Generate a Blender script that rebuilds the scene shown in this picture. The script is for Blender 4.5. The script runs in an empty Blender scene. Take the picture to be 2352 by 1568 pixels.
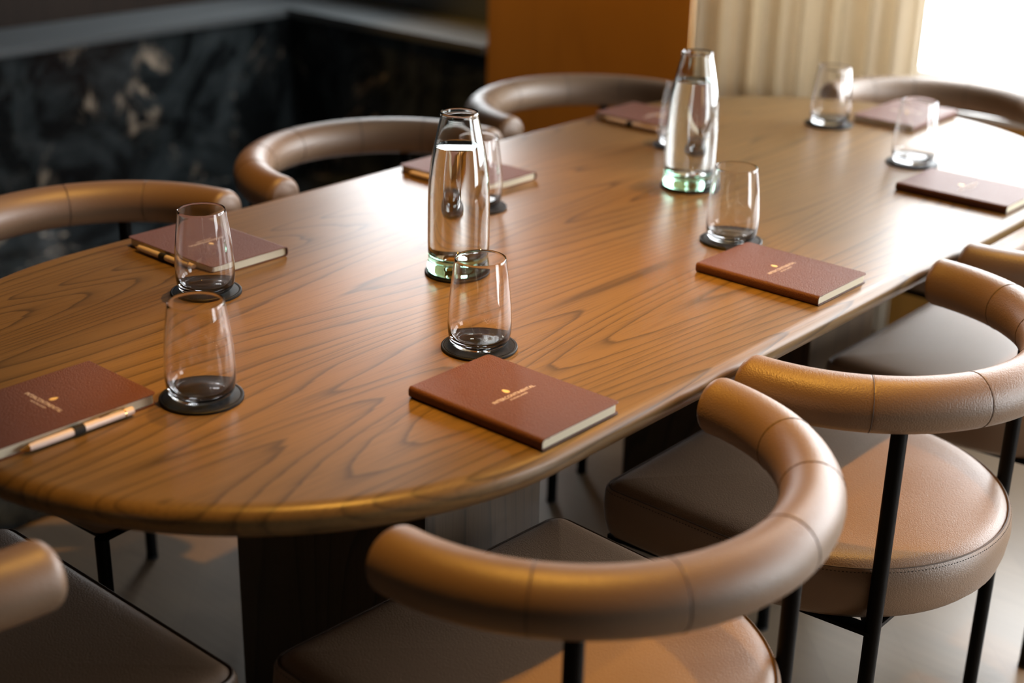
import bpy, bmesh, math, random
from mathutils import Vector, Matrix
PI = math.pi
random.seed(7)
scn = bpy.context.scene
C = scn.collection

# ------------------------------------------------------------------ camera
TOP = 0.74                                   # table top height
cam_d = bpy.data.cameras.new('camera')
cam = bpy.data.objects.new('camera', cam_d); C.objects.link(cam)
R = Vector((0.75171, 0.65912, 0.02214)); U = Vector((-0.26524, 0.27143, 0.92519)); F = Vector((-0.6038, 0.70135, -0.37886))
m = Matrix((R, U, -F)).transposed().to_4x4()
m.translation = Vector((1.391, -1.491, TOP + 0.7245))
cam.matrix_world = m
cam_d.sensor_width = 36.0
cam_d.lens = 3322.4 / 2352 * 36.0
cam_d.clip_start = 0.05; cam_d.clip_end = 200
cam_d.dof.use_dof = True
cam_d.dof.focus_distance = 1.93
cam_d.dof.aperture_fstop = 2.4
scn.camera = cam

# ------------------------------------------------------------------ colour management
scn.view_settings.view_transform = 'Standard'
scn.view_settings.look = 'None'
scn.view_settings.gamma = 1.0
scn.view_settings.exposure = 0.0
scn.view_settings.use_curve_mapping = False

# ------------------------------------------------------------------ daylight outside
world = bpy.data.worlds.new('world'); scn.world = world
world.use_nodes = True
bg = world.node_tree.nodes['Background']
bg.inputs[0].default_value = (0.93, 0.97, 1.0, 1)
bg.inputs[1].default_value = 14.0

def area(name, loc, rot, sx, sy, power, col, shape='RECTANGLE', portal=False, spread=None):
    d = bpy.data.lights.new(name, 'AREA'); d.shape = shape; d.size = sx
    if shape in ('RECTANGLE', 'ELLIPSE'): d.size_y = sy
    d.energy = power; d.color = col
    if portal: d.cycles.is_portal = True
    if spread: d.spread = spread
    o = bpy.data.objects.new(name, d); C.objects.link(o); o.location = loc; o.rotation_euler = rot
    return o
WZ0, WZ1 = 0.625, 2.10
YF = 2.30                                    # plane of the far windows
area('daylight_portal', (0.75, YF + 0.09, 1.36), (-PI/2, 0, 0), 3.4, 1.5, 1, (1, 1, 1), portal=True)
area('daylight_portal', (-2.41, YF + 0.09, 1.515), (-PI/2, 0, 0), 1.05, 1.16, 1, (1, 1, 1), portal=True)
area('daylight_portal', (3.29, 1.475, 1.05), (0, PI/2, 0), 2.1, 1.10, 1, (1, 1, 1), portal=True)
# warm recessed ceiling spots: narrow cones over the table sides
WARM = (1.0, 0.48, 0.07)
def spot(x, y, tx, ty, power, cone):
    d = bpy.data.lights.new('ceiling_spot', 'SPOT'); d.energy = power; d.color = WARM; d.spot_size = math.radians(cone); d.spot_blend = 0.5; d.shadow_soft_size = 0.03
    o = bpy.data.objects.new('ceiling_spot', d); C.objects.link(o); o.location = (x, y, 2.73)
    o.rotation_euler = (Vector((tx, ty, 0.47)) - Vector((x, y, 2.73))).to_track_quat('-Z', 'Y').to_euler()
spot(0.33, 1.05, 0.50, 0.75, 92, 64)
spot(0.33, -0.30, 0.60, -0.25, 140, 48)
spot(-0.12, 0.15, -0.20, -0.05, 125, 44)
spot(-1.50, 1.35, -1.48, 2.0, 120, 44)

# ------------------------------------------------------------------ materials
def mat(name):
    mt = bpy.data.materials.new(name); mt.use_nodes = True
    nt = mt.node_tree; b = nt.nodes['Principled BSDF']
    return mt, nt, b
def setp(b, **k):
    for n, v in k.items():
        n = {'color': 'Base Color', 'rough': 'Roughness', 'metal': 'Metallic', 'ior': 'IOR', 'trans': 'Transmission Weight',
             'coat': 'Coat Weight', 'coatr': 'Coat Roughness', 'spec': 'Specular IOR Level', 'sheen': 'Sheen Weight'}[n]
        b.inputs[n].default_value = (*v, 1) if isinstance(v, tuple) else v
def plain(name, **k):
    mt, nt, b = mat(name); setp(b, **k); return mt
def N(nt, typ, **k):
    n = nt.nodes.new(typ)
    for a, v in k.items(): setattr(n, a, v)
    return n
def ramp(nt, stops, interp='LINEAR'):
    r = nt.nodes.new('ShaderNodeValToRGB'); r.color_ramp.interpolation = interp
    e = r.color_ramp.elements
    while len(e) < len(stops): e.new(0.5)
    for el, (p, c) in zip(e, stops):
        el.position = p; el.color = (*c, 1) if len(c) == 3 else c
    return r
def mapping(nt, scale, rot=(0, 0, 0), loc=(0, 0, 0)):
    tc = nt.nodes.new('ShaderNodeTexCoord'); mp = nt.nodes.new('ShaderNodeMapping')
    mp.inputs['Scale'].default_value = scale; mp.inputs['Rotation'].default_value = rot; mp.inputs['Location'].default_value = loc
    nt.links.new(tc.outputs['Object'], mp.inputs[0]); return mp
def math_(nt, op, a, b=None):
    n = nt.nodes.new('ShaderNodeMath'); n.operation = op
    for i, v in enumerate((a, b)):
        if v is None: continue
        if isinstance(v, (int, float)): n.inputs[i].default_value = v
        else: nt.links.new(v, n.inputs[i])
    return n.outputs[0]
def noise(nt, vec, scale, detail=2, rough=0.5, dist=0.0):
    n = nt.nodes.new('ShaderNodeTexNoise'); nt.links.new(vec, n.inputs['Vector'])
    n.inputs['Scale'].default_value = scale; n.inputs['Detail'].default_value = detail
    n.inputs['Roughness'].default_value = rough; n.inputs['Distortion'].default_value = dist
    return n.outputs[0]
def mixc(nt, fac, a, b, typ='MIX'):
    n = nt.nodes.new('ShaderNodeMix'); n.data_type = 'RGBA'; n.blend_type = typ
    if isinstance(fac, (int, float)): n.inputs['Factor'].default_value = fac
    else: nt.links.new(fac, n.inputs['Factor'])
    for i, v in ((6, a), (7, b)):
        if isinstance(v, tuple): n.inputs[i].default_value = (*v, 1)
        else: nt.links.new(v, n.inputs[i])
    return n.outputs[2]

def wood(name, light, dark, pore, axis, rings=26.0, loc=(0, 0, 0), rough=0.34, coat=0.0):
    """cathedral grain running along one axis"""
    mt, nt, b = mat(name)
    L = nt.links.new
    if axis == 'y': s1, s2, s3 = (3.6, 0.33, 3.6), (330, 8, 330), (30, 1.2, 30)
    elif axis == 'z': s1, s2, s3 = (3.4, 3.4, 0.42), (260, 260, 9), (16, 16, 0.8)
    else: s1, s2, s3 = (0.42, 3.4, 3.4), (9, 260, 260), (0.8, 16, 16)
    mp = mapping(nt, s1, loc=loc)
    base = noise(nt, mp.outputs[0], 1.0, 1.2, 0.45, 0.25)
    mp3 = mapping(nt, s3, loc=loc)
    wob = noise(nt, mp3.outputs[0], 1.0, 3, 0.6)
    f = math_(nt, 'ADD', math_(nt, 'MULTIPLY', base, rings), math_(nt, 'MULTIPLY', wob, 0.7))
    fr = math_(nt, 'FRACT', f)
    # late wood line: soft on one side, sharp on the other
    r = ramp(nt, [(0.0, (0.0,)*3), (0.55, (0.05,)*3), (0.80, (0.35,)*3), (0.93, (1.0,)*3), (1.0, (0.0,)*3)]); L(fr, r.inputs[0])
    mp2 = mapping(nt, s2)
    po = noise(nt, mp2.outputs[0], 1.0, 2, 0.6)
    pr = ramp(nt, [(0.50, (0,)*3), (0.68, (1,)*3)]); L(po, pr.inputs[0])
    big = noise(nt, mp3.outputs[0], 0.35, 2, 0.5)
    c0 = mixc(nt, big, tuple(0.86*c for c in light), tuple(min(1, 1.14*c) for c in light))
    fac = math_(nt, 'MULTIPLY', r.outputs[0], 0.72)
    c1 = mixc(nt, fac, c0, dark)
    pf = math_(nt, 'MULTIPLY', pr.outputs[0], 0.38)
    c2 = mixc(nt, pf, c1, pore)
    L(c2, b.inputs['Base Color'])
    b.inputs['Roughness'].default_value = rough
    if coat: b.inputs['Coat Weight'].default_value = coat; b.inputs['Coat Roughness'].default_value = 0.2
    bp = nt.nodes.new('ShaderNodeBump'); bp.inputs['Strength'].default_value = 0.12; bp.inputs['Distance'].default_value = 0.0004; bp.invert = True
    L(pr.outputs[0], bp.inputs['Height']); L(bp.outputs[0], b.inputs['Normal'])
    return mt
M = {}
M['table_wood'] = wood('table_wood', (0.200, 0.122, 0.046), (0.038, 0.024, 0.011), (0.060, 0.037, 0.016), 'y', rings=52, rough=0.35)
M['leg_wood'] = wood('pedestal_wood', (0.075, 0.048, 0.027), (0.02, 0.013, 0.008), (0.03, 0.018, 0.010), 'z', rings=22, loc=(3, 1, 0), rough=0.4)
M['panel_wood'] = wood('panel_wood', (0.48, 0.24, 0.045), (0.41, 0.20, 0.038), (0.41, 0.20, 0.038), 'z', rings=8, loc=(1, 7, 0), rough=0.45)

def leather(name, col, rough=0.42, scale=560, bump=0.30, var=0.12):
    mt, nt, b = mat(name); L = nt.links.new
    mp = mapping(nt, (1, 1, 1))
    vo = nt.nodes.new('ShaderNodeTexVoronoi'); vo.feature = 'SMOOTH_F1'; vo.inputs['Scale'].default_value = scale
    dis = nt.nodes.new('ShaderNodeTexNoise'); dis.inputs['Scale'].default_value = 160; L(mp.outputs[0], dis.inputs['Vector'])
    vm = nt.nodes.new('ShaderNodeVectorMath'); vm.operation = 'MULTIPLY_ADD'
    L(dis.outputs['Color'], vm.inputs[0]); vm.inputs[1].default_value = (0.0025, 0.0015, 0.0025); L(mp.outputs[0], vm.inputs[2])
    L(vm.outputs[0], vo.inputs['Vector'])
    bp = nt.nodes.new('ShaderNodeBump'); bp.inputs['Strength'].default_value = bump; bp.inputs['Distance'].default_value = 0.0012; bp.invert = True
    L(vo.outputs['Distance'], bp.inputs['Height']); L(bp.outputs[0], b.inputs['Normal'])
    n = noise(nt, mp.outputs[0], 5, 4, 0.6)
    c = mixc(nt, n, tuple(c*(1-var) for c in col), tuple(c*(1+var) for c in col))
    L(c, b.inputs['Base Color']); b.inputs['Roughness'].default_value = rough
    return mt
M['leather'] = leather('tan_leather', (0.215, 0.134, 0.080), rough=0.45)
M['leather'].node_tree.nodes['Principled BSDF'].inputs['Specular IOR Level'].default_value = 0.9
M['piping'] = plain('dark_piping', color=(0.07, 0.043, 0.027), rough=0.6)
M['cover'] = leather('notebook_cover', (0.115, 0.040, 0.024), rough=0.55, scale=750, bump=0.6, var=0.1)
M['cover'].node_tree.nodes['Principled BSDF'].inputs['Specular IOR Level'].default_value = 0.35
M['black_leather'] = leather('black_leather', (0.004, 0.004, 0.0045), rough=0.5, scale=900, bump=0.2); M['black_leather'].node_tree.nodes['Principled BSDF'].inputs['Specular IOR Level'].default_value = 0.25
M['thread'] = plain('black_thread', color=(0.004, 0.004, 0.004), rough=0.9)
M['steel'] = plain('black_steel', color=(0.002, 0.002, 0.002), rough=0.5, spec=0.12)
M['pages'] = plain('cream_pages', color=(0.72, 0.64, 0.47), rough=0.85)
M['gold'] = plain('gold_metal', color=(0.85, 0.55, 0.20), rough=0.22, metal=1.0)
M['goldfoil'] = plain('gold_foil', color=(0.90, 0.68, 0.30), rough=0.5, metal=0.2)
M['foil'] = plain('pale_foil', color=(0.80, 0.70, 0.62), rough=0.55)
M['pen'] = plain('pen_lacquer', color=(0.80, 0.68, 0.62), rough=0.22)
M['elastic'] = plain('black_elastic', color=(0.01, 0.01, 0.01), rough=0.8)
M['glass'] = plain('clear_glass', color=(1, 1, 1), rough=0.0, ior=1.5, trans=1.0)
M['water'] = plain('water', color=(1, 1, 1), rough=0.0, ior=1.333, trans=1.0)
def green_glass():
    mt, nt, b = mat('green_tinted_glass'); setp(b, color=(1, 1, 1), rough=0.0, ior=1.5, trans=1.0)
    va = nt.nodes.new('ShaderNodeVolumeAbsorption'); va.inputs[0].default_value = (0.50, 0.93, 0.72, 1); va.inputs[1].default_value = 15.0
    nt.links.new(va.outputs[0], nt.nodes['Material Output'].inputs['Volume'])
    return mt
M['green_glass'] = green_glass()
def marble():
    mt, nt, b = mat('black_marble'); L = nt.links.new
    mp = mapping(nt, (1, 1, 1))
    n1 = noise(nt, mp.outputs[0], 1.7, 6, 0.62, 1.6)
    r1 = ramp(nt, [(0.545, (0,)*3), (0.66, (1,)*3)]); L(n1, r1.inputs[0])
    n2 = noise(nt, mp.outputs[0], 6, 5, 0.7, 0.8)
    r2 = ramp(nt, [(0.50, (0,)*3), (0.62, (1,)*3)]); L(n2, r2.inputs[0])
    f = math_(nt, 'MULTIPLY', r1.outputs[0], r2.outputs[0])
    c = mixc(nt, n1, (0.004, 0.005, 0.006), (0.013, 0.016, 0.017))
    n3 = noise(nt, mp.outputs[0], 2.2, 7, 0.68, 2.2)
    r3 = ramp(nt, [(0.44, (0,)*3), (0.72, (1,)*3)]); L(n3, r3.inputs[0])
    c = mixc(nt, math_(nt, 'MULTIPLY', r3.outputs[0], 0.6), c, (0.11, 0.135, 0.145))
    c = mixc(nt, f, c, (0.62, 0.50, 0.38))
    L(c, b.inputs['Base Color']); b.inputs['Roughness'].default_value = 0.10
    return mt
M['marble'] = marble()
M['ledge'] = plain('ledge_window_sheen', color=(0.09, 0.10, 0.105), rough=0.4)  # marble ledge tops coloured grey to stand in for reflected window light
def floor_mat():
    mt, nt, b = mat('oak_floor'); L = nt.links.new
    tc = mapping(nt, (1, 1, 1), rot=(0, 0, PI/4))
    br = nt.nodes.new('ShaderNodeTexBrick'); L(tc.outputs[0], br.inputs['Vector'])
    br.inputs['Scale'].default_value = 1.0; br.inputs['Brick Width'].default_value = 1.4; br.inputs['Row Height'].default_value = 0.16
    br.inputs['Mortar Size'].default_value = 0.0006; br.inputs['Color1'].default_value = (0.235, 0.17, 0.108, 1)
    br.inputs['Color2'].default_value = (0.285, 0.21, 0.135, 1); br.inputs['Mortar'].default_value = (0.2, 0.15, 0.10, 1)
    mp = mapping(nt, (3, 90, 3), rot=(0, 0, PI/4))
    g = noise(nt, mp.outputs[0], 1.0, 4, 0.6)
    c = mixc(nt, math_(nt, 'MULTIPLY', g, 0.7), br.outputs[0], (0.14, 0.10, 0.065))
    L(c, b.inputs['Base Color']); b.inputs['Roughness'].default_value = 0.33; b.inputs['Specular IOR Level'].default_value = 0.7
    return mt
M['floor'] = floor_mat()
M['plaster'] = plain('warm_plaster', color=(0.05, 0.03, 0.018), rough=0.8)
M['ceiling'] = plain('ceiling_paint', color=(0.09, 0.07, 0.052), rough=0.9)
M['dark_wood'] = wood('dark_wall_wood', (0.022, 0.013, 0.008), (0.010, 0.006, 0.004), (0.010, 0.006, 0.004), 'z', rings=12, rough=0.6)
M['dark_wood'].node_tree.nodes['Principled BSDF'].inputs['Specular IOR Level'].default_value = 0.2
M['slate'] = plain('slate_paint', color=(0.07, 0.085, 0.10), rough=0.25)
M['frame'] = plain('window_frame', color=(0.55, 0.54, 0.52), rough=0.4)
M['grille'] = plain('grille_metal', color=(0.45, 0.42, 0.38), rough=0.35, metal=0.8)
M['sill'] = plain('sill_stone', color=(0.55, 0.53, 0.50), rough=0.35)
def pane_mat():
    mt = bpy.data.materials.new('window_glass'); mt.use_nodes = True; nt = mt.node_tree; nt.nodes.clear()
    o = nt.nodes.new('ShaderNodeOutputMaterial'); t = nt.nodes.new('ShaderNodeBsdfTransparent'); g = nt.nodes.new('ShaderNodeBsdfGlossy')
    g.inputs['Roughness'].default_value = 0.0; lw = nt.nodes.new('ShaderNodeLayerWeight'); lw.inputs[0].default_value = 0.5; fr = math_(nt, 'ADD', math_(nt, 'MULTIPLY', math_(nt, 'POWER', lw.outputs['Facing'], 5.0), 0.9), 0.04)
    mx = nt.nodes.new('ShaderNodeMixShader'); L = nt.links.new
    L(fr, mx.inputs[0]); L(t.outputs[0], mx.inputs[1]); L(g.outputs[0], mx.inputs[2]); L(mx.outputs[0], o.inputs[0])
    return mt
M['pane'] = pane_mat()
def curtain_mat():
    mt = bpy.data.materials.new('linen_curtain'); mt.use_nodes = True; nt = mt.node_tree; nt.nodes.clear()
    o = nt.nodes.new('ShaderNodeOutputMaterial'); d = nt.nodes.new('ShaderNodeBsdfDiffuse'); t = nt.nodes.new('ShaderNodeBsdfTranslucent')
    mx = nt.nodes.new('ShaderNodeMixShader'); L = nt.links.new
    mp = mapping(nt, (300, 300, 40)); n = noise(nt, mp.outputs[0], 1.0, 2, 0.5)
    c = mixc(nt, n, (0.56, 0.49, 0.38), (0.66, 0.58, 0.46)); L(c, d.inputs[0]); L(c, t.inputs[0])
    mx.inputs[0].default_value = 0.45
    L(d.outputs[0], mx.inputs[1]); L(t.outputs[0], mx.inputs[2]); L(mx.outputs[0], o.inputs[0])
    return mt
M['curtain'] = curtain_mat()

# ------------------------------------------------------------------ helpers
def obj(name, bm, m, parent=None, smooth=True, loc=None, rot=None):
    bmesh.ops.recalc_face_normals(bm, faces=bm.faces)
    me = bpy.data.meshes.new(name); bm.to_mesh(me); bm.free()
    if smooth:
        for p in me.polygons: p.use_smooth = True
        me.set_sharp_from_angle(angle=math.radians(40))
    me.materials.append(m)
    o = bpy.data.objects.new(name, me); C.objects.link(o)
    if parent: o.parent = parent
    if loc: o.location = loc
    if rot: o.rotation_euler = rot
    return o
def tag(o, label, cat, group=None, kind=None):
    o['label'] = label; o['category'] = cat
    if group: o['group'] = group
    if kind: o['kind'] = kind
    return o
def thing(name, label, cat, loc=(0, 0, 0), rz=0, group=None):
    o = bpy.data.objects.new(name, None); C.objects.link(o); o.location = loc; o.rotation_euler = (0, 0, rz)
    o.empty_display_size = 0.1
    return tag(o, label, cat, group)
def struct(name, bm, m, smooth=False, parent=None):
    o = obj(name, bm, m, parent, smooth)
    if not parent: o['kind'] = 'structure'
    return o
def copy_tree(o, parent=None):
    c = o.copy(); C.objects.link(c)
    if parent: c.parent = parent
    for ch in list(o.children): copy_tree(ch, c)
    return c
def box(bm, x0, x1, y0, y1, z0, z1, bev=0.0, seg=2):
    v = [bm.verts.new((x, y, z)) for z in (z0, z1) for y in (y0, y1) for x in (x0, x1)]
    fs = [bm.faces.new([v[i] for i in f]) for f in ((0, 2, 3, 1), (4, 5, 7, 6), (0, 1, 5, 4), (2, 6, 7, 3), (0, 4, 6, 2), (1, 3, 7, 5))]
    if bev:
        es = list({e for f in fs for e in f.edges})
        bmesh.ops.bevel(bm, geom=es, offset=bev, segments=seg, affect='EDGES', profile=0.6)
def rings(bm, rs, close_bottom=True, close_top=True, loop=True):
    """rs: list of lists of points, same length; skinned together"""
    vs = [[bm.verts.new(p) for p in r] for r in rs]
    n = len(vs[0])
    for a, b in zip(vs, vs[1:]):
        for i in range(n if loop else n - 1):
            j = (i + 1) % n
            bm.faces.new((a[i], a[j], b[j], b[i]))
    if close_bottom: bm.faces.new(vs[0][::-1])
    if close_top: bm.faces.new(vs[-1])
    return vs
def lathe(bm, prof, n=64, cx=0, cy=0):
    """prof: (r, z) list; r == 0 makes a pole"""
    prev = None
    for (r, z) in prof:
        if r < 1e-6: cur = [bm.verts.new((cx, cy, z))]
        else: cur = [bm.verts.new((cx + r*math.cos(2*PI*i/n), cy + r*math.sin(2*PI*i/n), z)) for i in range(n)]
        if prev is not None:
            for i in range(n):
                j = (i + 1) % n
                if len(prev) == 1 and len(cur) == 1: pass
                elif len(prev) == 1: bm.faces.new((prev[0], cur[i], cur[j]))
                elif len(cur) == 1: bm.faces.new((prev[i], prev[j], cur[0]))
                else: bm.faces.new((prev[i], prev[j], cur[j], cur[i]))
        prev = cur
def tube(bm, pts, r, n=12, cap=True, rad=None):
    """round tube along a list of points"""
    P = [Vector(p) for p in pts]; rs = []
    up = Vector((0, 0, 1))
    for i, p in enumerate(P):
        t = (P[min(i+1, len(P)-1)] - P[max(i-1, 0)]).normalized()
        a = t.cross(up)
        if a.length < 1e-3: a = t.cross(Vector((1, 0, 0)))
        a.normalize(); b = t.cross(a)
        rr = rad[i] if rad else r
        rs.append([p + a*rr*math.cos(2*PI*k/n) + b*rr*math.sin(2*PI*k/n) for k in range(n)])
    rings(bm, rs, cap, cap)
def smoothcurve(pts, sub=8, closed=False):
    P = [Vector(p) for p in pts]; n = len(P); out = []
    rng = range(n if closed else n - 1)
    for i in rng:
        p0 = P[(i-1) % n] if closed or i > 0 else P[0]; p1 = P[i]; p2 = P[(i+1) % n]; p3 = P[(i+2) % n] if closed or i+2 < n else P[-1]
        for k in range(sub):
            t = k/sub
            out.append(0.5*((2*p1) + (p2-p0)*t + (2*p0-5*p1+4*p2-p3)*t*t + (3*p1-p0-3*p2+p3)*t**3))
    if not closed: out.append(P[-1])
    return out

# ------------------------------------------------------------------ room shell
XL, XR, YN, HC = -3.02, 3.2, -4.6, 2.75       # left wall, right wall, wall behind, ceiling
bm = bmesh.new(); box(bm, XL-0.1, XR+0.1, YN-0.1, YF+0.15, -0.1, 0.0); struct('floor', bm, M['floor'])
bm = bmesh.new(); box(bm, XL-0.1, XR+0.1, YN-0.1, YF+0.15, HC, HC+0.1); struct('ceiling', bm, M['ceiling'])
bm = bmesh.new(); box(bm, XL-0.1, XL, YN, YF+0.15, 0, HC); struct('wall_left', bm, M['dark_wood'])
bm = bmesh.new(); box(bm, XL-0.1, XR+0.1, YN-0.1, YN, 0, HC); struct('wall_near', bm, M['plaster'])
RY0, RY1 = 0.95, 2.00                        # window in the right wall
bm = bmesh.new(); box(bm, XR, XR+0.1, YN, RY0, 0, HC); box(bm, XR, XR+0.1, RY1, YF+0.15, 0, HC)
box(bm, XR, XR+0.1, RY0, RY1, WZ1, HC); struct('wall_right', bm, M['plaster'])
bm = bmesh.new()
W2 = (-2.92, -1.90, 0.95, 2.08)
box(bm, XL, W2[0], YF, YF+0.1, 0, HC); box(bm, W2[1], -0.92, YF, YF+0.1, 0, HC)
box(bm, W2[0], W2[1], YF, YF+0.1, 0, W2[2]); box(bm, W2[0], W2[1], YF, YF+0.1, W2[3], HC)
box(bm, -0.92, XR, YF, YF+0.1, WZ1, HC); box(bm, -0.92, XR, YF, YF+0.1, 0, WZ0-0.005); box(bm, 2.40, XR, YF, YF+0.1, WZ0-0.005, WZ1)
struct('wall_far', bm, M['slate'])
# wooden wall panel standing in front of the far wall
bm = bmesh.new(); box(bm, -1.75, -0.965, 2.00, YF-0.001, 0.001, HC-0.001, 0.003); o = struct('trim_1', bm, M['panel_wood'])
# polished black marble floor strip along the left side
bm = bmesh.new(); box(bm, -2.729, -1.0, YN+0.002, 1.983, 0.001, 0.010); struct('trim_7', bm, M['marble'])
# marble ledge along the left wall and its return on the far wall
LZ = 0.575
bm = bmesh.new(); box(bm, XL+0.001, -2.73, YN+0.001, 1.999, 0.001, LZ-0.03); struct('trim_2', bm, M['marble'])
bm = bmesh.new(); box(bm, XL+0.001, -1.755, 2.00, YF-0.001, 0.001, LZ-0.03); struct('trim_3', bm, M['marble'])
bm = bmesh.new(); box(bm, XL+0.001, -2.715, YN+0.001, 1.984, LZ-0.029, LZ, 0.003); struct('trim_4', bm, M['ledge'])
bm = bmesh.new(); box(bm, XL+0.001, -1.755, 1.985, YF-0.001, LZ-0.029, LZ, 0.003); struct('trim_5', bm, M['ledge'])
# wood-fronted window bench with a slatted grille in its top
bm = bmesh.new(); box(bm, -0.96, XR-0.001, 2.02, 2.045, 0.001, 0.615); struct('trim_6', bm, M['panel_wood'])
bm = bmesh.new(); box(bm, -0.96, XR-0.001, 2.015, 2.055, 0.616, 0.632, 0.003); box(bm, -0.96, XR-0.001, 2.235, YF-0.001, 0.600, 0.618); struct('trim_8', bm, M['sill'])
gr = thing('sill_grille', 'metal slatted heating grille set in the sill below the far window', 'grille', (1.0, 2.145, 0.6165))
bm = bmesh.new(); 
for y in (-0.085, 0.0, 0.085): box(bm, -1.95, 2.19, y-0.002, y+0.002, -0.010, -0.002)
obj('cross_bar', bm, M['grille'], gr, smooth=False)
bm = bmesh.new()
x = -1.95
while x < 2.18: box(bm, x, x+0.010, -0.088, 0.088, -0.002, 0.003); x += 0.030
o = obj('slat', bm, M['grille'], gr, smooth=False); o['kind'] = 'stuff'
def window(name, x0, x1, z0, z1, y, muls):
    bm = bmesh.new(); t = 0.035
    box(bm, x0, x1, y+0.02, y+0.08, z0, z0+t); box(bm, x0, x1, y+0.02, y+0.08, z1-t, z1)
    for xx in [x0] + muls + [x1-t]: box(bm, xx, xx+t, y+0.021, y+0.079, z0+t, z1-t)
    f = struct(name, bm, M['frame'])
    bm = bmesh.new(); xs = [x0] + muls + [x1-t]
    for a, b_ in zip(xs, xs[1:]): box(bm, a+t, b_, y+0.047, y+0.053, z0+t, z1-t)
    obj('pane', bm, M['pane'], f, smooth=False)
window('window_1', -0.92, 2.40, WZ0-0.005, WZ1, YF, [1.2])
window('window_2', W2[0], W2[1], W2[2], W2[3], YF, [])
bm = bmesh.new(); t = 0.035; X = XR
box(bm, X+.02, X+.08, RY0, RY1, 0.002, t); box(bm, X+.02, X+.08, RY0, RY1, WZ1-t, WZ1)
for yy in (RY0, RY1-t): box(bm, X+.021, X+.079, yy, yy+t, t, WZ1-t)
w3 = struct('window_3', bm, M['frame'])
bm = bmesh.new(); box(bm, X+.047, X+.053, RY0+t, RY1-t, t, WZ1-t); obj('pane', bm, M['pane'], w3, smooth=False)

# linen curtain with soft folds, gathered beside the panel
def curtain():
    bm = bmesh.new(); n = 300; x0, x1 = -0.945, -0.235; rows = []
    for zi in range(0, 13):
        z = 0.012 + (2.735-0.012)*zi/12; row = []
        for i in range(n+1):
            u = i/n; x = x0 + (x1-x0)*u
            a = 0.024 + 0.010*math.sin(u*9+1)
            ph = u*2*PI*8.3 + 0.7*math.sin(u*14) + 0.08*math.sin(z*2+u*9)
            y = 1.955 + a*math.sin(ph) + 0.010*math.sin(2.3*ph+1)
            x += 0.010*math.cos(ph)
            row.append((x, y, z))
        rows.append(row)
    rings(bm, rows, False, False, loop=False)
    o = obj('curtain', bm, M['curtain'])
    sm = o.modifiers.new('thickness', 'SOLIDIFY'); sm.thickness = 0.0015
    return tag(o, 'beige linen curtain hanging in folds beside the bright window', 'curtain')
curtain()

# ------------------------------------------------------------------ table
YC = 0.35
def table_outline(off=0.0, n=72):
    """stadium with gently bowed sides; off > 0 shrinks"""
    pts = []; r = 0.489
    ya, yb = -0.337, 1.035
    def hw(y): return 0.489 + 0.004*math.sin(PI*(y-ya)/(yb-ya))
    for i in range(13): y = ya + (yb-ya)*i/12; pts.append((hw(y), y))
    for i in range(1, n): a = PI*i/n; pts.append((r*math.cos(a), yb + r*math.sin(a)))
    for i in range(13): y = yb + (ya-yb)*i/12; pts.append((-hw(y), y))
    for i in range(1, n): a = PI + PI*i/n; pts.append((r*math.cos(a), ya + r*math.sin(a)))
    out = []; m_ = len(pts)
    for i, p in enumerate(pts):
        a = Vector(pts[i-1]); b = Vector(pts[(i+1) % m_]); t = (b-a).normalized(); nrm = Vector((t.y, -t.x))
        q = Vector(p) - nrm*off; out.append((q.x, q.y))
    return out
table = thing('meeting_table', 'long oval wooden meeting table with rounded ends on two block pedestals', 'table', (0, YC, 0))
bm = bmesh.new(); rs = []
prof = [(0.060, TOP-0.044), (0.030, TOP-0.043), (0.016, TOP-0.038), (0.007, TOP-0.030), (0.0015, TOP-0.022), (0.0, TOP-0.016), (0.001, TOP-0.010), (0.004, TOP-0.0055), (0.009, TOP-0.002), (0.015, TOP-0.0005), (0.022, TOP)]
for off, z in prof: rs.append([(x, y-YC, z) for x, y in table_outline(off)])
rings(bm, rs)
obj('tabletop', bm, M['table_wood'], table)
for y0 in (-0.282, 0.725):
    bm = bmesh.new(); box(bm, -0.205, 0.205, y0-YC, y0+0.242-YC, 0.0, TOP-0.044, 0.006); obj('pedestal', bm, M['leg_wood'], table)

# ------------------------------------------------------------------ chair
RB, RT, ZB = 0.266, 0.0365, TOP-0.023
PHI = 1.595
SEAT_Z = 0.474
SEAMS = [-56, -26, 8, 37, 61]
def seat_outline(inset=0.0, n=40):
    """flat front at -x, straight sides, round back at +x"""
    r = 0.255; xf = -0.242; rc = 0.030; pts = []
    for i in range(n+1): a = -PI/2 + PI*i/n; pts.append((r*math.cos(a), r*math.sin(a)))
    for i in range(1, 6): pts.append((0 + (xf+rc)*i/6, r))
    for i in range(9): a = PI/2 + (PI/2)*i/8; pts.append((xf+rc + rc*math.cos(a), r-rc + rc*math.sin(a)))
    for i in range(1, 8): pts.append((xf, (r-rc)*(1-2*i/8)))
    for i in range(9): a = PI + (PI/2)*i/8; pts.append((xf+rc + rc*math.cos(a), -(r-rc) + rc*math.sin(a)))
    for i in range(1, 6): pts.append(((xf+rc)*(1-i/6), -r))
    out = []; m_ = len(pts)
    for i, p in enumerate(pts):
        a = Vector(pts[i-1]); b = Vector(pts[(i+1) % m_]); t = (b-a).normalized(); nrm = Vector((t.y, -t.x))
        q = Vector(p) - nrm*inset; out.append((q.x, q.y))
    return out
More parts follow.
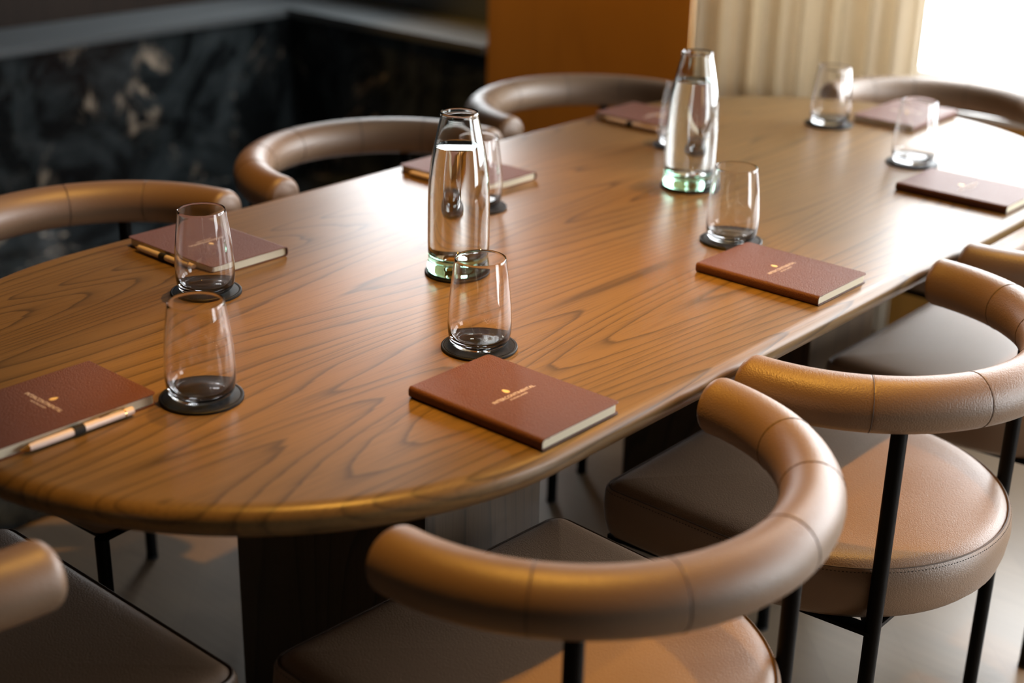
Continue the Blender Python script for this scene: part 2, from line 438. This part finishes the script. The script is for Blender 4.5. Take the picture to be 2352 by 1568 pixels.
def make_chair():
    t = thing('chair', 'x', 'chair')
    # seat cushion
    bm = bmesh.new(); rs = []
    for off, z in [(0.026, SEAT_Z-0.086), (0.014, SEAT_Z-0.084), (0.005, SEAT_Z-0.074), (0.0, SEAT_Z-0.056), (-0.003, SEAT_Z-0.030), (-0.001, SEAT_Z-0.010), (0.003, SEAT_Z-0.003), (0.006, SEAT_Z-0.0045),
                   (0.009, SEAT_Z-0.002), (0.014, SEAT_Z+0.003), (0.020, SEAT_Z+0.0055), (0.027, SEAT_Z+0.0075)]:
        rs.append([(x, y, z) for x, y in seat_outline(off)])
    last = rs[-1]
    for k, dz in ((0.93, .0092), (0.8, .0105), (0.6, .0120), (0.4, .0128), (0.2, .0131), (0.05, 0.0132)): rs.append([(x*k, y*k, SEAT_Z+dz) for x, y, _ in last])
    rings(bm, rs)
    seat = obj('seat', bm, M['leather'], t)
    # seam piping and its row of stitches
    bm = bmesh.new(); P = seat_outline(0.0045); n = 8; rs = []
    for i, p in enumerate(P):
        a = Vector(P[i-1]); b = Vector(P[(i+1) % len(P)]); tt = (b-a).normalized(); nr = Vector((tt.y, -tt.x))
        rs.append([(p[0]+nr.x*0.0013*math.cos(2*PI*k/n), p[1]+nr.y*0.0013*math.cos(2*PI*k/n), SEAT_Z-0.0030+0.0013*math.sin(2*PI*k/n)) for k in range(n)])
    rs.append(rs[0]); rings(bm, rs, False, False)
    bmesh.ops.remove_doubles(bm, verts=bm.verts, dist=1e-6)
    obj('piping', bm, M['piping'], seat)
    bm = bmesh.new(); P = [Vector(p) for p in seat_outline(0.0005)]; P.append(P[0]); acc = 0.0
    for a, b in zip(P, P[1:]):
        L_ = (b-a).length; d = (b-a)/L_; nr = Vector((d.y, -d.x)); s = -acc
        while s < L_:
            if s >= 0:
                c = a + d*s
                z = SEAT_Z-0.0070
                q = [c - d*0.0011 - nr*0.0006, c + d*0.0011 - nr*0.0006, c + d*0.0011 + nr*0.00015, c - d*0.0011 + nr*0.00015]
                v0 = [bm.verts.new((k.x, k.y, z-0.0004)) for k in q]; v1 = [bm.verts.new((k.x, k.y, z+0.0004)) for k in q]
                bm.faces.new(v0[::-1]); bm.faces.new(v1)
                for i in range(4): bm.faces.new((v0[i], v0[(i+1) % 4], v1[(i+1) % 4], v1[i]))
            s += 0.0052
        acc = (L_ - (s-0.0052)) if True else 0
        acc = acc % 0.0052
    o = obj('stitching', bm, M['thread'], seat, smooth=False); o['kind'] = 'stuff'
    # horseshoe backrest
    bm = bmesh.new(); rs = []; n = 28
    st = []; N_ = 150
    cap = 0.0140
    th_cap = cap/RB
    for k in range(9):                                  # rounded end
        a = PI/2*k/8
        st.append((-PHI + th_cap*(1-math.cos(a)), RT - cap + cap*math.sin(a)))
    for i in range(N_+1):
        th = -PHI+th_cap + (2*(PHI-th_cap))*(i+1)/(N_+2); st.append((th, None))
    for k in range(9):
        a = PI/2*(1-k/8)
        st.append((PHI - th_cap*(1-math.cos(a)), RT - cap + cap*math.sin(a)))
    extra = []
    for s in SEAMS:
        s = math.radians(s)
        for d in (-0.0030, -0.0012, 0.0, 0.0012, 0.0030): extra.append(s + d/RB)
    sts = [x for x in st if x[1] is not None and x[0] < 0] + sorted([x for x in st if x[1] is None] + [(e, None) for e in extra]) + [x for x in st if x[1] is not None and x[0] > 0]
    for th, r in sts:
        if r is None:
            r = RT
            for s in SEAMS:
                d = abs(th - math.radians(s))*RB
                r -= 0.0005*math.exp(-(d/0.0009)**2)
        cx, cy = RB*math.cos(th), RB*math.sin(th)
        rs.append([(cx + r*math.cos(2*PI*k/n)*math.cos(th), cy + r*math.cos(2*PI*k/n)*math.sin(th), ZB + r*math.sin(2*PI*k/n)) for k in range(n)])
    # slightly domed ends
    def dome(r0, sgn):
        c = Vector((0, 0, 0))
        for p in r0: c += Vector(p)
        c /= len(r0); th = math.atan2(c.y, c.x); tv = Vector((-math.sin(th), math.cos(th), 0))*sgn
        return [[tuple(c + (Vector(p)-c)*k + tv*0.004*(1-k*k)) for p in r0] for k in (0.75, 0.5, 0.25, 0.05)]
    a = dome(rs[0], -1); b = dome(rs[-1], 1)
    rs = a[::-1] + rs + b
    rings(bm, rs)
    back = obj('backrest', bm, M['leather'], t)
    for s in SEAMS:
        th = math.radians(s); bm = bmesh.new(); rs = []; rr = 0.00075; c_ = Vector((RB*math.cos(th), RB*math.sin(th), ZB)); er = Vector((math.cos(th), math.sin(th), 0)); et = Vector((-math.sin(th), math.cos(th), 0))
        for i in range(40):
            a = 2*PI*i/40; n_ = er*math.cos(a) + Vector((0, 0, 1))*math.sin(a); p = c_ + n_*(RT-0.0003)
            rs.append([p + n_*rr*math.cos(b_) + et*rr*math.sin(b_) for b_ in (0, PI/3, 2*PI/3, PI, 4*PI/3, 5*PI/3)])
        rs.append(rs[0]); rings(bm, rs, False, False); bmesh.ops.remove_doubles(bm, verts=bm.verts, dist=1e-6)
        obj('seam', bm, M['piping'], back)
    # legs: two tall ones carry the backrest, two short ones stand under the front corners
    for s in (-1, 1):
        th = math.radians(47)*s; x, y = RB*math.cos(th), RB*math.sin(th)
        bm = bmesh.new(); tube(bm, [(x, y, 0.006), (x, y, ZB-0.030)], 0.0108, 20)
        l = obj('leg', bm, M['steel'], t)
        bm = bmesh.new(); lathe(bm, [(0, 0), (0.0115, 0), (0.0115, 0.006), (0, 0.006)], 20, x, y); obj('foot', bm, M['elastic'], l)
    for s in (-1, 1):
        x, y = -0.222, 0.236*s
        bm = bmesh.new(); tube(bm, [(x, y, 0.006), (x, y, SEAT_Z-0.092)], 0.0108, 20)
        l = obj('leg', bm, M['steel'], t)
        bm = bmesh.new(); lathe(bm, [(0, 0), (0.0115, 0), (0.0115, 0.006), (0, 0.006)], 20, x, y); obj('foot', bm, M['elastic'], l)
    # flat steel frame under the cushion
    bm = bmesh.new(); z = SEAT_Z-0.0905
    def bar(p, q, w=0.012, h=0.006):
        p = Vector(p); q = Vector(q); d = (q-p).normalized(); nr = Vector((d.y, -d.x, 0))
        v = [bm.verts.new(c + nr*s*w + Vector((0, 0, hz))) for c in (p, q) for s in (-1, 1) for hz in (-h/2, h/2)]
        for f in ((0, 1, 3, 2), (4, 6, 7, 5), (0, 4, 5, 1), (2, 3, 7, 6), (0, 2, 6, 4), (1, 5, 7, 3)): bm.faces.new([v[i] for i in f])
    c47, s47 = RB*math.cos(math.radians(47)), RB*math.sin(math.radians(47))
    bar((-0.222, -0.236, z), (-0.222, 0.236, z)); bar((-0.222, 0.226, z), (c47, s47, z)); bar((-0.222, -0.226, z), (c47, -s47, z)); bar((c47-.01, -s47, z), (c47-.01, s47, z))
    for s in (-1, 1):                                    # wedge brackets to the tall legs
        x, y = c47, s47*s; d = Vector((x, y, 0)).normalized(); nr = Vector((d.y, -d.x, 0))*0.003
        pts = [Vector((x, y, z+0.003)) - d*0.008, Vector((x, y, z+0.003)) - d*0.075, Vector((x, y, z-0.025)) - d*0.008]
        v0 = [bm.verts.new(p-nr) for p in pts]; v1 = [bm.verts.new(p+nr) for p in pts]
        bm.faces.new(v0[::-1]); bm.faces.new(v1)
        for i in range(3): bm.faces.new((v0[i], v0[(i+1) % 3], v1[(i+1) % 3], v1[i]))
    obj('seat_frame', bm, M['steel'], t, smooth=False)
    return t
chairs = [
    (0.502, -0.352, -0.05, 'tan leather horseshoe-back chair nearest the camera, beside the closest notebook on the right side', 'right'),
    (0.507, 0.272, 0.0, 'tan leather chair with its brown seat in full view, second on the right side', 'right'),
    (0.506, 0.915, 0.0, 'tan leather chair with its seat washed white by window light, farthest on the right side', 'right'),
    (-0.512, -0.270, 3.257, 'tan leather chair at the left edge, behind the notebook seen through a tumbler', 'left'),
    (-0.530, 0.385, 3.105, 'tan leather chair on the left side, its back curling around before the dark marble', 'left'),
    (-0.528, 1.021, 3.02, 'tan leather chair in front of the orange wood panel, farthest on the left side', 'left'),
    (0.0, -0.868, -PI/2, 'chair at the near end of the table, black-shaded seat in the bottom left corner', 'end'),
    (0.0, 1.560, PI/2, 'chair at the far end of the table, dark backrest against the bright window', 'end')]
proto = make_chair()
for i, (x, y, rz, lab, side) in enumerate(chairs):
    o = proto if i == 0 else copy_tree(proto)
    o.location = (x, y, 0); o.rotation_euler = (0, 0, rz)
    tag(o, lab, 'chair', 'horseshoe-back leather chairs around the meeting table')

# ------------------------------------------------------------------ notebooks
BW, BL, BT = 0.143, 0.210, 0.0145
def text_mesh(body, size, depth=0.00008, spacing=1.0):
    cu = bpy.data.curves.new('txt', 'FONT'); cu.body = body; cu.size = size; cu.align_x = 'CENTER'; cu.align_y = 'CENTER'; cu.extrude = depth; cu.space_character = spacing
    cu.resolution_u = 3
    to = bpy.data.objects.new('txt', cu); C.objects.link(to)
    dg = bpy.context.evaluated_depsgraph_get(); dg.update()
    me = bpy.data.meshes.new_from_object(to.evaluated_get(dg))
    bpy.data.objects.remove(to); bpy.data.curves.remove(cu)
    return me
def fit_text(body, width, size, **k):
    me = text_mesh(body, size, **k)
    xs = [v.co.x for v in me.vertices]; w = max(xs)-min(xs); c = (max(xs)+min(xs))/2
    for v in me.vertices: v.co.x = (v.co.x-c)*width/w
    return me
def round_rect(x0, x1, y0, y1, r, n=6, corners=(1, 1, 1, 1)):
    pts = []
    for (cx, cy, a0, on) in ((x1-r, y1-r, 0, corners[0]), (x0+r, y1-r, PI/2, corners[1]), (x0+r, y0+r, PI, corners[2]), (x1-r, y0+r, 1.5*PI, corners[3])):
        if on:
            for i in range(n+1): a = a0 + PI/2*i/n; pts.append((cx+r*math.cos(a), cy+r*math.sin(a)))
        else:
            pts.append((cx + r*(1 if math.cos(a0+PI/4) > 0 else -1), cy + r*(1 if math.sin(a0+PI/4) > 0 else -1)))
    return pts
def make_notebook():
    t = thing('notebook', 'x', 'notebook')
    x0, x1, y0, y1 = -BW/2, BW/2, -BL/2, BL/2; c = 0.0013
    bm = bmesh.new()
    def board(z0, z1):
        P = round_rect(x0+0.005, x1, y0, y1, 0.006, corners=(1, 0, 0, 1)); Q = round_rect(x0+0.005, x1-0.0004, y0+0.0004, y1-0.0004, 0.0056, corners=(1, 0, 0, 1))
        rings(bm, [[(x, y, z0) for x, y in Q], [(x, y, z0+0.0004) for x, y in P], [(x, y, z1-0.0004) for x, y in P], [(x, y, z1) for x, y in Q]])
    board(0, c); board(BT-c, BT)
    # spine: flattened half round wrapping both boards
    prof = []; r = 0.0052
    xs = x0+0.006
    prof.append((xs, 0)); 
    for i in range(7): a = -PI/2 - (PI/2)*i/6; prof.append((x0+r + r*math.cos(a), r + r*math.sin(a)))
    for i in range(7): a = PI - (PI/2)*i/6; prof.append((x0+r + r*math.cos(a), BT-r + r*math.sin(a)))
    prof.append((xs, BT)); prof.append((xs, BT-c))
    for i in range(7): a = PI/2 + (PI/2)*i/6; prof.append((x0+r + (r-c)*math.cos(a), BT-r + (r-c)*math.sin(a)))
    for i in range(7): a = PI + (PI/2)*i/6; prof.append((x0+r + (r-c)*math.cos(a), r + (r-c)*math.sin(a)))
    prof.append((xs, c))
    rings(bm, [[(x, y, z) for x, z in prof] for y in (y0, y1)])
    cov = obj('cover', bm, M['cover'], t)
    bm = bmesh.new()
    P = round_rect(x0+0.002, x1-0.003, y0+0.0025, y1-0.0025, 0.004, corners=(1, 0, 0, 1))
    rings(bm, [[(x, y, c+0.00003) for x, y in P], [(x, y, BT-c-0.00003) for x, y in P]])
    obj('pages', bm, M['pages'], t)
    # lettering and the gold drop stamped on the front
    me = fit_text('INTERCONTINENTAL', 0.073, 0.0082); me.materials.append(M['foil'])
    o = bpy.data.objects.new('lettering', me); C.objects.link(o); o.parent = cov; o.location = (0, -0.001, BT+0.00006)
    me = fit_text('AUCKLAND', 0.031, 0.0042); me.materials.append(M['foil'])
    o = bpy.data.objects.new('lettering', me); C.objects.link(o); o.parent = cov; o.location = (0, -0.0085, BT+0.00006)
    bm = bmesh.new(); pts = []
    for i in range(28):
        a = 2*PI*i/28; rx = 0.0036; ry = 0.0056; pts.append((rx*math.cos(a)*(1-0.25*math.sin(a)), 0.0125 + ry*math.sin(a)))
    rings(bm, [[(x, y, BT-0.00002) for x, y in pts], [(x, y, BT+0.00012) for x, y in pts]]); obj('emblem', bm, M['goldfoil'], cov)
    # ribbon end at the foot of the spine
    bm = bmesh.new(); box(bm, x0+0.010, x0+0.015, y0+0.0012, y0+0.004, BT-c-0.0012, BT-c-0.0003); obj('ribbon', bm, M['thread'], t, smooth=False)
    # elastic pen loop at the fore edge
    bm = bmesh.new(); rs = []; px, pz, rr = BW/2+0.0052, 0.0066, 0.0056; prof = []
    for i in range(25): a = 2*PI*i/24; prof.append((px + rr*math.cos(a), pz + rr*math.sin(a)))
    inner = [(px + (rr-0.0006)*math.cos(2*PI*i/24), pz + (rr-0.0006)*math.sin(2*PI*i/24)) for i in range(25)]
    for (ya, yb) in ((-0.013, 0.001),):
        o1 = [[bm.verts.new((p[0], y, p[1])) for p in prof[:-1]] for y in (ya, yb)]; i1 = [[bm.verts.new((p[0], y, p[1])) for p in inner[:-1]] for y in (ya, yb)]
        for i in range(24):
            j = (i+1) % 24
            bm.faces.new((o1[0][i], o1[0][j], o1[1][j], o1[1][i])); bm.faces.new((i1[0][i], i1[1][i], i1[1][j], i1[0][j]))
            bm.faces.new((o1[0][i], i1[0][i], i1[0][j], o1[0][j])); bm.faces.new((o1[1][i], o1[1][j], i1[1][j], i1[1][i]))
    box(bm, BW/2-0.012, BW/2+0.003, -0.013, 0.001, c, c+0.0009)
    obj('pen_loop', bm, M['elastic'], t)
    return t
def make_pen():
    """lies along local y, tip at -y"""
    t = thing('pen', 'x', 'pen'); z = 0.0; r = 0.0048
    def lat(prof, name, m, parent):
        bm = bmesh.new(); lathe(bm, prof, 28); bmesh.ops.rotate(bm, verts=bm.verts, cent=(0, 0, 0), matrix=Matrix.Rotation(-PI/2, 3, 'X')); return obj(name, bm, m, parent)
    # lathe axis z -> y
    b = lat([(0, -0.062), (0.0040, -0.062), (0.0046, -0.050), (r, -0.02), (r, 0.0705), (0.0046, 0.0725), (0, 0.073)], 'barrel', M['pen'], t)
    lat([(0, -0.072), (0.0010, -0.072), (0.0016, -0.069), (0.0034, -0.0645), (0.0040, -0.0621), (0, -0.0621)], 'tip', M['gold'], t)
    lat([(0.0046, 0.060), (0.0050, 0.060), (0.0050, 0.0615), (0.0046, 0.0615)], 'ring', M['gold'], t)
    bm = bmesh.new(); box(bm, -0.0014, 0.0014, 0.028, 0.0615, r+0.0008, r+0.0016, 0.0003); box(bm, -0.0014, 0.0014, 0.060, 0.0615, r-0.0002, r+0.0008); obj('clip', bm, M['gold'], t)
    return t
nb = make_notebook(); pen = make_pen()
books = [  # x, y, angle of text direction, label, pen label
    (-0.006, -0.694, 0.0, 'brown leather notebook cut by the left edge of the photo, white pen beside it', 'white and gold pen in full view at the left, looped on a notebook'),
    (0.357, 0.324, PI/2, 'brown leather notebook halfway down the right side of the table', None),
    (0.362, 0.951, PI/2, 'brown leather notebook at the right edge of the photo, in white window glare', None),
    (-0.343, -0.200, -PI/2, 'brown leather notebook behind the tumbler on the left side, pen along its near edge', 'rose-white pen looped on the notebook behind the left tumblers'),
    (-0.350, 0.395, -PI/2, 'brown leather notebook half hidden behind the front carafe', 'pen in the loop of the notebook behind the front carafe'),
    (-0.358, 0.985, -PI/2, 'brown leather notebook left of the rear carafe, below the orange panel', 'pen in the loop of the notebook left of the rear carafe'),
    (0.370, -0.300, PI/2, 'brown leather notebook lying nearest the right edge, spine toward the camera', None),
    (0.006, 1.408, PI, 'brown leather notebook at the far end of the table, behind two tumblers', None)]
first_pen = True
for i, (x, y, a, lab, pl) in enumerate(books):
    o = nb if i == 0 else copy_tree(nb)
    o.location = (x, y, TOP+0.0002); o.rotation_euler = (0, 0, a)
    tag(o, lab, 'notebook', 'brown notebooks laid at every seat')
    if i > 0 and not pl:                                 # fore edge turned away, no pen: the loop lies flat and unseen
        for ch in list(o.children):
            if ch.name.startswith('pen_loop'): bpy.data.objects.remove(ch)
    if pl:
        p = pen if first_pen else copy_tree(pen); first_pen = False
        off = Matrix.Rotation(a, 3, 'Z') @ Vector((BW/2+0.0052, -0.006, 0))
        p.location = (x+off.x, y+off.y, TOP+0.0002+0.0066); p.rotation_euler = (0, 0, a)
        tag(p, pl, 'pen', 'pens held in the notebook loops')

# ------------------------------------------------------------------ coasters, tumblers, carafes
CT = 0.004
def make_coaster():
    bm = bmesh.new(); r = 0.0502
    lathe(bm, [(0, 0), (r-0.001, 0), (r, 0.001), (r, CT-0.001), (r-0.0008, CT-0.0002), (r-0.002, CT), (r-0.0038, CT-0.0005), (r-0.0052, CT), (0, CT)], 72)
    o = obj('coaster', bm, M['black_leather'])
    bm = bmesh.new(); n = 96
    for i in range(n):
        a = 2*PI*i/n; c = Vector((math.cos(a), math.sin(a), 0))*(r-0.0038); d = Vector((-math.sin(a), math.cos(a), 0))*0.0010; e = c.normalized()*0.0003
        v = [bm.verts.new(c+s*d+q*e+Vector((0, 0, z))) for z in (CT-0.0007, CT+0.0001) for s, q in ((-1, -1), (1, -1), (1, 1), (-1, 1))]
        for f in ((3, 2, 1, 0), (4, 5, 6, 7), (0, 1, 5, 4), (1, 2, 6, 5), (2, 3, 7, 6), (3, 0, 4, 7)): bm.faces.new([v[k] for k in f])
    s = obj('stitching', bm, M['thread'], o, smooth=False); s['kind'] = 'stuff'
    return o
def make_tumbler():
    H = 0.1196; w = 0.0012
    out = [(0.0, 0.0), (0.024, 0.0), (0.030, 0.0004), (0.0355, 0.003), (0.0392, 0.009), (0.0410, 0.018), (0.0416, 0.028), (0.0414, 0.042), (0.0403, 0.060), (0.0385, 0.078), (0.0362, 0.097), (0.0330, H-0.0004), (0.0327, H)]
    O = smoothcurve([(a, b, 0) for a, b in out[:-1]], 4)
    prof = [(max(0.0, p.x), max(0, p.y)) for p in O] + [(0.0327, H)]
    inn = [(0.0322, H-0.0004), (0.0350, 0.097), (0.0373, 0.078), (0.0391, 0.060), (0.0402, 0.042), (0.0403, 0.030), (0.0392, 0.020), (0.0360, 0.0125), (0.030, 0.0085), (0.020, 0.0068), (0.010, 0.0062), (0.0, 0.0060)]
    I = smoothcurve([(a, b, 0) for a, b in inn], 4)
    prof += [(max(0.0, p.x), p.y) for p in I]
    prof[0] = (0, prof[0][1]); prof[-1] = (0, prof[-1][1])
    bm = bmesh.new(); lathe(bm, prof, 80)
    return obj('tumbler', bm, M['glass'])
def make_carafe():
    t = thing('carafe', 'x', 'carafe')
    H = 0.2396; w = 0.0030
    out = [(0, 0.0015), (0.030, 0.0), (0.043, 0.0006), (0.0462, 0.004), (0.0466, 0.009), (0.0458, 0.014), (0.0447, 0.019), (0.0450, 0.026), (0.0455, 0.045), (0.0457, 0.075), (0.0455, 0.105), (0.0445, 0.132), (0.0425, 0.156), (0.0393, 0.178), (0.0352, 0.198), (0.0315, 0.215), (0.0283, 0.229), (0.0276, 0.2335), (0.0278, 0.237), (0.0266, H)]
    inn = [(0.0250, H-0.0015), (0.0248, 0.234), (0.0254, 0.229), (0.0287, 0.215), (0.0324, 0.198), (0.0365, 0.178), (0.0397, 0.156), (0.0417, 0.132), (0.0427, 0.105), (0.0429, 0.075), (0.0427, 0.045), (0.0415, 0.031), (0.0370, 0.0235), (0.025, 0.021), (0.010, 0.020), (0, 0.020)]
    prof = [(p.x, p.y) for p in smoothcurve([(a, b, 0) for a, b in out], 4)] + [(p.x, p.y) for p in smoothcurve([(a, b, 0) for a, b in inn], 4)]
    prof = [(max(0.0, a), b) for a, b in prof]; prof[0] = (0, prof[0][1]); prof[-1] = (0, prof[-1][1])
    bm = bmesh.new(); lathe(bm, prof, 96)
    obj('bottle', bm, M['green_glass'], t)
    g = 0.00015
    wl = 0.190
    wp = [(p.x, p.y) for p in smoothcurve([(a, b, 0) for a, b in reversed(inn)], 4) if p.y < wl]
    prof = [(max(0, a-g), b+g) for a, b in wp]; prof[0] = (0, prof[0][1])
    r_ = 0.0342 - g
    prof += [(r_+0.00005, wl), (r_-0.0004, wl-0.0003), (r_-0.002, wl-0.0008), (0, wl-0.0009)]
    bm = bmesh.new(); lathe(bm, prof, 96)
    obj('water', bm, M['water'], t)
    return t
co = make_coaster(); tu = make_tumbler(); ca = make_carafe()
tumblers = [
    (0.089, -0.543, 'clear glass tumbler standing nearest the camera, right of the white pen', 'black stitched coaster under the tumbler beside the white pen'),
    (-0.196, -0.316, 'clear glass tumbler in front of the left notebook and its pen', 'black coaster directly behind the front tumbler, at the left'),
    (0.219, -0.195, 'clear glass tumbler at the middle, behind the nearest right-hand notebook', 'black stitched coaster touching the corner of the nearest right-hand notebook'),
    (0.208, 0.416, 'clear glass tumbler overlapping the right side of the rear carafe', 'black coaster right of the rear carafe, by a notebook corner'),
    (-0.204, 0.263, 'glass tumbler partly hidden behind the front carafe', 'black coaster partly hidden behind the front carafe'),
    (-0.205, 0.857, 'glass tumbler mostly hidden behind the rear carafe', 'black coaster mostly hidden behind the rear carafe'),
    (-0.083, 1.237, 'clear glass tumbler farthest away, against the beige curtain', 'black coaster farthest away, in front of the far-end notebook'),
    (0.192, 1.074, 'clear glass tumbler almost lost in the white window glare at right', 'black coaster in the white glare at right')]
for i, (x, y, lab, cl) in enumerate(tumblers):
    c = co if i == 0 else copy_tree(co); c.location = (x, y, TOP+0.0001); c.rotation_euler = (0, 0, 0.3*i); tag(c, cl, 'coaster', 'black leather coasters')
    g = tu if i == 0 else copy_tree(tu); g.location = (x, y, TOP+CT+0.0003); tag(g, lab, 'glass', 'glass tumblers')
for i, (x, y, lab, cl) in enumerate([(0.0, -0.002, 'tall glass water carafe with green base, front one of the two', 'black coaster under the front water carafe'),
                                    (-0.021, 0.626, 'tall glass water carafe farther back, in front of the curtain', 'black coaster under the rear water carafe')]):
    c = copy_tree(co); c.location = (x, y, TOP+0.0001); tag(c, cl, 'coaster', 'black leather coasters')
    g = ca if i == 0 else copy_tree(ca); g.location = (x, y, TOP+CT+0.0003); tag(g, lab, 'carafe', 'water carafes on the table centreline')
